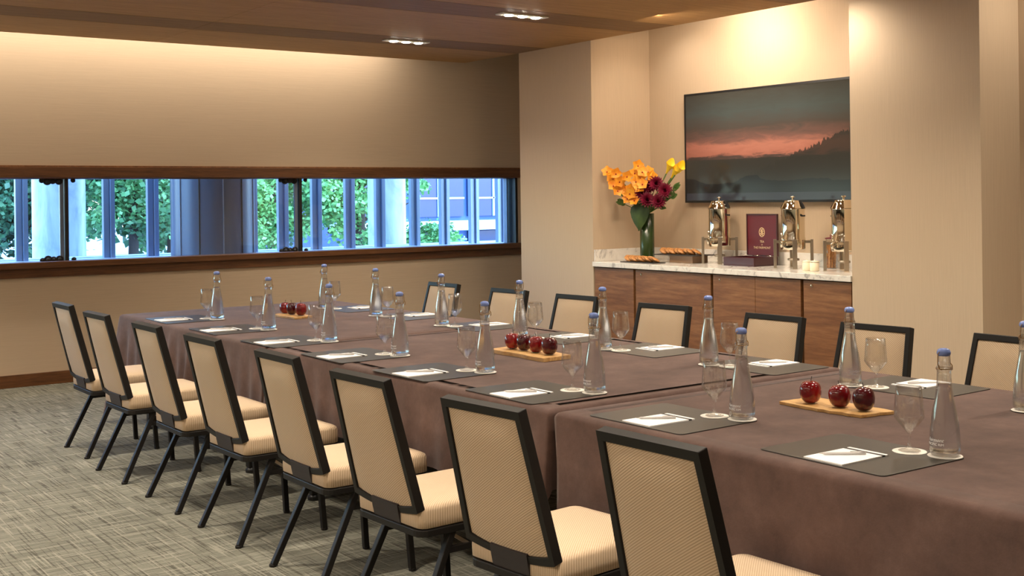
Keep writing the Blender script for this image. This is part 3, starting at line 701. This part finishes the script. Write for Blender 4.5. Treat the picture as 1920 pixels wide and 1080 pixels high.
low = math_(m, 'GREATER_THAN', math_(m, 'ADD', .08, math_(m, 'MULTIPLY', wv, .24)), v)
c1 = mix(m, c1, srgb(24, 20, 18), math_(m, 'MULTIPLY', low, .85)); c1 = mix(m, c1, srgb(52, 48, 50), math_(m, 'LESS_THAN', v, .085))
pb = m.node_tree.nodes['Principled BSDF']; ln(m, c1, pb.inputs['Emission Color']); pb.inputs['Emission Strength'].default_value = .62
MB().box(-.0225, -.020, -W2 + .015, W2 - .015, -H2 + .017, H2 - .017).build('screen', 'screen', tv)
# urns
def make_urn():
    r = empty('coffee_urn')
    MB().lathe([(.001, .145), (.088, .145), (.093, .155), (.093, .23), (.0895, .24), (.0895, .45), (.092, .455), (.092, .463), (.001, .463)], 40).build('body', 'steel', r, True)
    MB().lathe([(.095, .464), (.086, .485), (.066, .515), (.067, .522), (.060, .526), (.001, .527)], 40).build('lid', 'steel', r, True)
    MB().lathe([(.008, .526), (.007, .545), (.018, .548), (.018, .556), (.001, .557)], 16).build('lid_knob', 'steel', r, True)
    for sx in (-1, 1):
        for sy in (-1, 1):
            l = MB().bar((sx * .098, sy * .098, 0.004), (sx * .098, sy * .098, .225), .034, .022, (1, sy * sx * -1, 0)).build('leg', 'satin', r, bevel=.002)
            MB().bar((sx * .06, sy * .06, .205), (sx * .095, sy * .095, .205), .02, .02, (0, 0, 1)).build('bracket', 'satin', l); MB().bar((sx * .098, sy * .098, 0), (sx * .098, sy * .098, .006), .038, .026, (1, sy * sx * -1, 0)).build('foot', 'steel', l)
    tp = MB().tube([(-.088, 0, .21), (-.125, 0, .21), (-.135, 0, .20), (-.135, 0, .165)], [.009, .010, .011, .008], 12).build('spigot', 'steel', r, True)
    MB().tube([(-.125, 0, .215), (-.127, 0, .245), (-.128, 0, .275)], [.005, .006, .011], 10).build('tap_handle', 'steel', tp, True)
    MB().box(-.012, .012, -.112, -.086, .40, .412).box(-.012, .012, .086, .112, .40, .412).build('side_handle', 'blackmetal', r, bevel=.002)
    MB().lathe([(.001, .06), (.045, .06), (.045, .075), (.02, .08), (.02, .14), (.001, .145)], 20).build('burner', 'satin', r, True); return r
for (x, y), lab in (((7.25, 7.05), 'polished steel coffee urn beside the cookie tray'), ((7.16, 6.18), 'polished steel coffee urn right of the maroon tea box'), ((7.15, 5.69), 'polished steel coffee urn half hidden by the near pillar')):
    put('urn', make_urn, (x, y, CZ), 0, lab, 'urn', 'coffee urns')
# tea box
tb = empty('tea_box', (7.22, 6.68, CZ)); tag(tb, 'open maroon wooden tea box with gold lettering in the lid', 'box')
b = MB(); b.box(-.14, .14, -.165, .165, 0, .010).box(-.14, -.13, -.165, .165, .01, .07).box(.13, .14, -.165, .165, .01, .07).box(-.13, .13, -.165, -.155, .01, .07).box(-.13, .13, .155, .165, .01, .07)
b.build('tray', 'maroon_d', tb, bevel=.002)
MB().box(-.004, .004, -.155, .155, .011, .062).box(-.13, .13, -.004, .004, .011, .062).box(-.13, .13, .07, .078, .011, .062).box(-.13, .13, -.078, -.07, .011, .062).build('divider', 'maroon', tb)
MB().box(-.128, .128, -.153, .153, .011, .03).build('tea_bags', mat('dark_tea', srgb(22, 24, 20), .8), tb)
ldm = MB().box(.141, .153, -.165, .165, .072, .415).box(.133, .141, -.165, -.155, .075, .415).box(.133, .141, .155, .165, .075, .415).box(.133, .141, -.155, .155, .405, .415)
ld = ldm.build('lid', 'maroon_d', tb, bevel=.001)
MB().box(.1385, .1408, -.155, .155, .078, .405).build('lid_lining', 'maroon', ld)
for y in (-.07, .07): MB().tube([(.138, y - .03, .072), (.138, y + .03, .072)], .005, 8).build('hinge', 'steel', tb, True)
pr = MB()
for body, size, z0 in (('TEA', .026, .180), ('at', .020, .158), ('THE FAIRMONT', .026, .130)):
    vs, fs = text_mesh(body, size); pr.add([(.1378, -x, z0 + y) for x, y, z in vs], fs)
for k in range(8):
    a = k * PI / 4; cy, cz = .018 * math.cos(a), .265 + .024 * math.sin(a)
    pr.tube([(.1376, cy + .010 * math.cos(t), cz + .010 * math.sin(t)) for t in [i * PI / 5 for i in range(11)]], .0016, 5, False)
pr.tube([(.1376, .030 * math.cos(t), .265 + .038 * math.sin(t)) for t in [i * PI / 12 for i in range(25)]], .0015, 5, False)
pr.tube([(.1376, -.010, .252), (.1376, .0, .262), (.1376, .008, .280), (.1376, -.004, .284), (.1376, -.002, .262), (.1376, .012, .250)], .0022, 5)
pr.build('lettering', 'gold', ld)
# creamers, canister, cookies
for k, (x, y, lab) in enumerate(((6.99, 5.905, 'cream ceramic sugar pot, left of the pair between the urns'), (6.99, 5.835, 'cream ceramic sugar pot, right of the pair between the urns'))):
    o = empty('sugar_pot', (x, y, CZ)); tag(o, lab, 'pot', 'sugar pots')
    MB().lathe([(.001, 0), (.030, 0), (.034, .006), (.034, .066), (.031, .068), (.030, .062), (.030, .01), (.001, .01)], 26).build('bowl', 'cream', o, True)
    MB().lathe([(.036, .069), (.036, .072), (.02, .077), (.004, .078), (.005, .085), (.001, .086)], 26).build('lid', 'cream', o, True)
jr = empty('glass_jar', (7.33, 5.955, CZ)); tag(jr, 'tall clear jar of brown sugar sticks behind the last urn', 'jar')
MB().lathe([(.001, 0), (.042, 0), (.045, .01), (.045, .2), (.04, .215), (.04, .225)], 26).build('glass', 'bottleglass', jr, True)
b = MB()
for k in range(26):
    a = k * 2.4; rr = .033 * math.sqrt(k / 26); b.bar((rr * math.cos(a), rr * math.sin(a), .006), (rr * math.cos(a + .2), rr * math.sin(a + .2), .16 + .05 * ((k * 37) % 10) / 10), .009)
b.build('sugar_sticks', 'cookie', jr)
MB().lathe([(.044, .226), (.046, .232), (.03, .238), (.008, .24), (.010, .255), (.001, .26)], 26).build('lid', 'maroon', jr, True)
tag(MB().prism(roundrect(6.84, 6.985, 7.42, 7.85, .01), CZ, CZ + .007).build('slate_tray', 'slate', None, bevel=.001), 'dark slate tray of cookies lying on the worktop', 'tray')
tag(MB().box(7.10, 7.28, 7.22, 7.50, CZ, CZ + .062).build('tray_riser', 'riser', None, bevel=.003), 'stone riser block under the second cookie tray', 'riser')
tag(MB().prism(roundrect(7.06, 7.32, 7.17, 7.66, .01), CZ + .062, CZ + .069).build('slate_tray', 'slate', None, bevel=.001), 'dark slate tray of cookies raised on a block', 'tray')
def make_cookie(seed):
    rnd = random.Random(seed); ph = rnd.random() * 6
    o = MB().lathe([(.001, 0), (.040, 0), (.047, .006), (.043, .014), (.028, .018), (.001, .020)], 18, lob=lambda a, z: 1 + .05 * math.sin(3 * a + ph) + .03 * math.sin(7 * a)).build('cookie', 'cookie', None, True)
    return o
names = ['first', 'second', 'third', 'fourth', 'fifth', 'sixth', 'seventh', 'eighth', 'ninth']
for k in range(9):
    o = put('cookie', lambda: make_cookie(3), (6.905 + .012 * (k % 2), 7.795 - k * .040, CZ + .010 + .018), k * 1.3, 'brown cookie on the flat slate tray, %s from its left end' % names[k], 'cookie', 'cookies'); o.rotation_euler = (math.radians(30), 0, k * .15 - .5)
for k in range(8):
    o = put('cookie', None, (7.14 + .015 * (k % 2), 7.60 - k * .053, CZ + .072 + .018), k, 'brown cookie on the raised slate tray, %s from its left end' % names[k], 'cookie', 'cookies'); o.rotation_euler = (math.radians(30), 0, k * .15 - .5)
# ------------------------------------------------------------------ flower arrangement
VX, VY = 7.08, 7.757
va = empty('flower_vase', (VX, VY, CZ)); tag(va, 'tall cylinder vase lined with green leaves on the worktop', 'vase')
MB().lathe([(.001, 0), (.060, 0), (.063, .006), (.063, .42), (.060, .42), (.058, .40), (.001, .40)], 36).build('cylinder', 'vaseglass', va, True)
mouth = Vector((VX, VY, CZ + .41))
def petal(b, c, d, up, L, Wd, cup=.2, n=5):
    d = Vector(d).normalized(); up = Vector(up); up = (up - d * up.dot(d)).normalized(); s = d.cross(up); c = Vector(c); vs = []; fs = []
    for i in range(n + 1):
        t = i / n; w_ = Wd * math.sin(PI * min(1, .12 + .88 * t) ** .8) if i < n else 0.0008
        p = c + d * L * t + up * (cup * L * t * t)
        vs += [p - s * w_ + up * w_ * .25, p, p + s * w_ + up * w_ * .25]
    for i in range(n):
        for k in (0, 1): fs.append((i * 3 + k, i * 3 + k + 1, i * 3 + 4 + k, i * 3 + 3 + k))
    b.add(vs, fs)
def stem(par, p0, p1, r, bend=(0, 0, 0)):
    p0, p1 = Vector(p0), Vector(p1); mid = (p0 + p1) / 2 + Vector(bend)
    o = MB().tube([p0, (p0 + mid) / 2 + Vector(bend) * .25, mid, (p1 + mid) / 2 + Vector(bend) * .25, p1], r, 7).build('stem', 'stem', par, True); return o
CAMD = Vector((-.68, -.73, .12)).normalized()
def rel(o, par): o.matrix_parent_inverse = Matrix.Translation(-Vector(par.location)); return o
def orchid(pts, lab, tip):
    o = empty('orchid_spray', tuple(mouth)); tag(o, lab, 'flower', 'orchid sprays')
    rel(stem(o, mouth, tip, .004, (0, 0, .05)), o)
    for (x, y, z) in pts:
        b = MB(); c = Vector((x, y, z)); f = (CAMD + Vector((random.uniform(-.5, .5), random.uniform(-.5, .5), random.uniform(-.4, .4)))).normalized(); u_ = f.orthogonal().normalized()
        for k in range(5):
            d = Matrix.Rotation(k * 2 * PI / 5 + random.uniform(-.1, .1), 3, f) @ u_
            petal(b, c, d + f * .15, f, .056, .030, .12)
        bo = rel(b.build('blossom', 'orchid', o, True), o)
        lip = MB().sphere(tuple(c + f * .008 - Vector((0, 0, .006))), .0075, 8, 5); lo = lip.build('lip', 'orchid_lip', bo, True)
        lo.matrix_parent_inverse = Matrix.Identity(4)
    return o
O1 = [(6.86, 8.025, 1.747), (6.87, 7.957, 1.684), (6.86, 7.907, 1.73), (6.85, 7.851, 1.659), (6.86, 7.888, 1.58), (6.88, 7.788, 1.704), (6.89, 7.763, 1.555), (6.86, 7.944, 1.623), (6.88, 7.99, 1.70)]
O2 = [(6.95, 7.721, 1.795), (6.95, 7.764, 1.726), (6.94, 7.653, 1.737), (6.95, 7.586, 1.736), (6.96, 7.56, 1.699), (6.93, 7.723, 1.656), (6.93, 7.683, 1.6), (6.92, 7.794, 1.588), (6.93, 7.642, 1.631), (6.92, 7.823, 1.509), (6.93, 7.747, 1.49), (6.92, 7.85, 1.574), (6.91, 7.906, 1.612), (6.94, 7.78, 1.53), (6.95, 7.69, 1.69)]
orchid(O1, 'orange orchid spray leaning left out of the vase', (6.88, 7.99, 1.72)); orchid(O2, 'taller orange orchid spray standing above the vase', (6.97, 7.70, 1.77))
for k, p in enumerate([(6.96, 7.686, 1.554), (6.99, 7.617, 1.608), (6.97, 7.516, 1.629), (6.98, 7.418, 1.569), (6.94, 7.599, 1.493), (6.96, 7.479, 1.479)]):
    o = empty('dahlia', tuple(mouth)); tag(o, 'dark red dahlia in the vase, ' + ['under the orchids at the left', 'upper left of the group', 'topmost of the group', 'furthest right', 'lower left', 'lower right'][k], 'flower', 'dahlias')
    c = Vector(p); rel(stem(o, mouth, c, .004), o)
    b = MB(); f = (CAMD + Vector((random.uniform(-.3, .3), random.uniform(-.3, .3), .25))).normalized(); u_ = f.orthogonal().normalized()
    for ring_, (nn, tl, L) in enumerate(((16, .05, .056), (16, .45, .052), (13, .9, .044), (9, 1.8, .034), (6, 4, .024))):
        for q in range(nn):
            d = Matrix.Rotation(q * 2 * PI / nn + ring_ * .2, 3, f) @ u_; petal(b, c, d + f * tl, f, L * 1.35, .014, .15, 3)
    rel(b.build('bloom', 'dahlia', o, True), o)
for k, p in enumerate([(7.10, 7.474, 1.79), (7.12, 7.422, 1.745), (7.12, 7.372, 1.767)]):
    o = empty('calla_lily', tuple(mouth)); tag(o, 'yellow calla lily rising right of the vase, ' + ['left of three', 'middle and lowest of three', 'right of three beside the television'][k], 'flower', 'calla lilies')
    base = Vector(p) - (Vector(p) - mouth).normalized() * .085; rel(stem(o, mouth, base, .006), o)
    ax = (Vector(p) - mouth).normalized(); ux = ax.orthogonal().normalized(); vx = ax.cross(ux); rings = []
    for j in range(8):
        t = j / 7; rr = .007 + .034 * t ** 1.6; ring_ = []
        for i in range(20):
            a = 2 * PI * i / 20; ex = .045 * t * t * max(0, math.cos(a)) ** 3
            ring_.append(base + ax * (.095 * t + ex) + (ux * math.cos(a) + vx * math.sin(a)) * rr)
        rings.append(ring_)
    rel(MB().rings(rings, True, False).build('bloom', 'calla', o, True), o)
    rel(MB().tube([base + ax * .02, base + ax * .085], [.005, .004], 8).build('spadix', 'orchid', o, True), o)
for k, (p, L) in enumerate([((7.03, 7.984, 1.542), .09), ((7.03, 7.928, 1.499), .09), ((7.0, 8.0, 1.471), .08), ((7.03, 7.45, 1.505), .10), ((7.03, 7.351, 1.59), .10), ((7.03, 7.371, 1.523), .10), ((7.03, 7.517, 1.442), .09), ((7.03, 7.823, 1.438), .10), ((7.03, 7.638, 1.433), .09), ((6.98, 7.70, 1.46), .09)]):
    o = empty('leaf_sprig', tuple(mouth)); tag(o, 'green leaf sprig in the vase, ' + ['left below the orchids', 'inner left under the orchids', 'lowest at the left', 'right below the dahlias', 'topmost at the right', 'furthest right', 'lower right of the vase mouth', 'lower left of the vase mouth', 'over the vase mouth', 'in front under the dahlias'][k], 'leaf', 'leaf sprigs')
    c = Vector(p); rel(stem(o, mouth, c, .003), o); b = MB(); d0 = (c - mouth).normalized()
    for q in range(5):
        d = (d0 + Vector((random.uniform(-.7, .4), random.uniform(-.7, .7), random.uniform(-.5, .6)))).normalized(); petal(b, c - d0 * .02 * q * .5, d, CAMD, L * .75, .022, .05, 4)
    rel(b.build('leaves', 'leaf', o, True), o)
o = empty('broad_leaf', tuple(mouth)); tag(o, 'large dark green heart-shaped leaf hanging in front of the vase', 'leaf')
b = MB(); c = Vector((6.97, 7.735, 1.46)); d = Vector((-.06, .0, -1)).normalized(); s = Vector((-.35, 1, 0)).normalized(); nrm = d.cross(s)
vs = []; outl = [(0, .028), (.06, .075), (.15, .095), (.3, .1), (.5, .085), (.7, .058), (.88, .025), (1, .001)]
for t, w_ in outl: vs += [c + d * t * .235 - s * w_ * .95 + nrm * .02, c + d * t * .235, c + d * t * .235 + s * w_ * .95 + nrm * .02]
b.add(vs, [(i * 3 + k, i * 3 + k + 1, i * 3 + 4 + k, i * 3 + 3 + k) for i in range(len(outl) - 1) for k in (0, 1)])
rel(b.build('blade', 'bigleaf', o, True), o); rel(stem(o, mouth, tuple(c), .004, (0, 0, .03)), o)
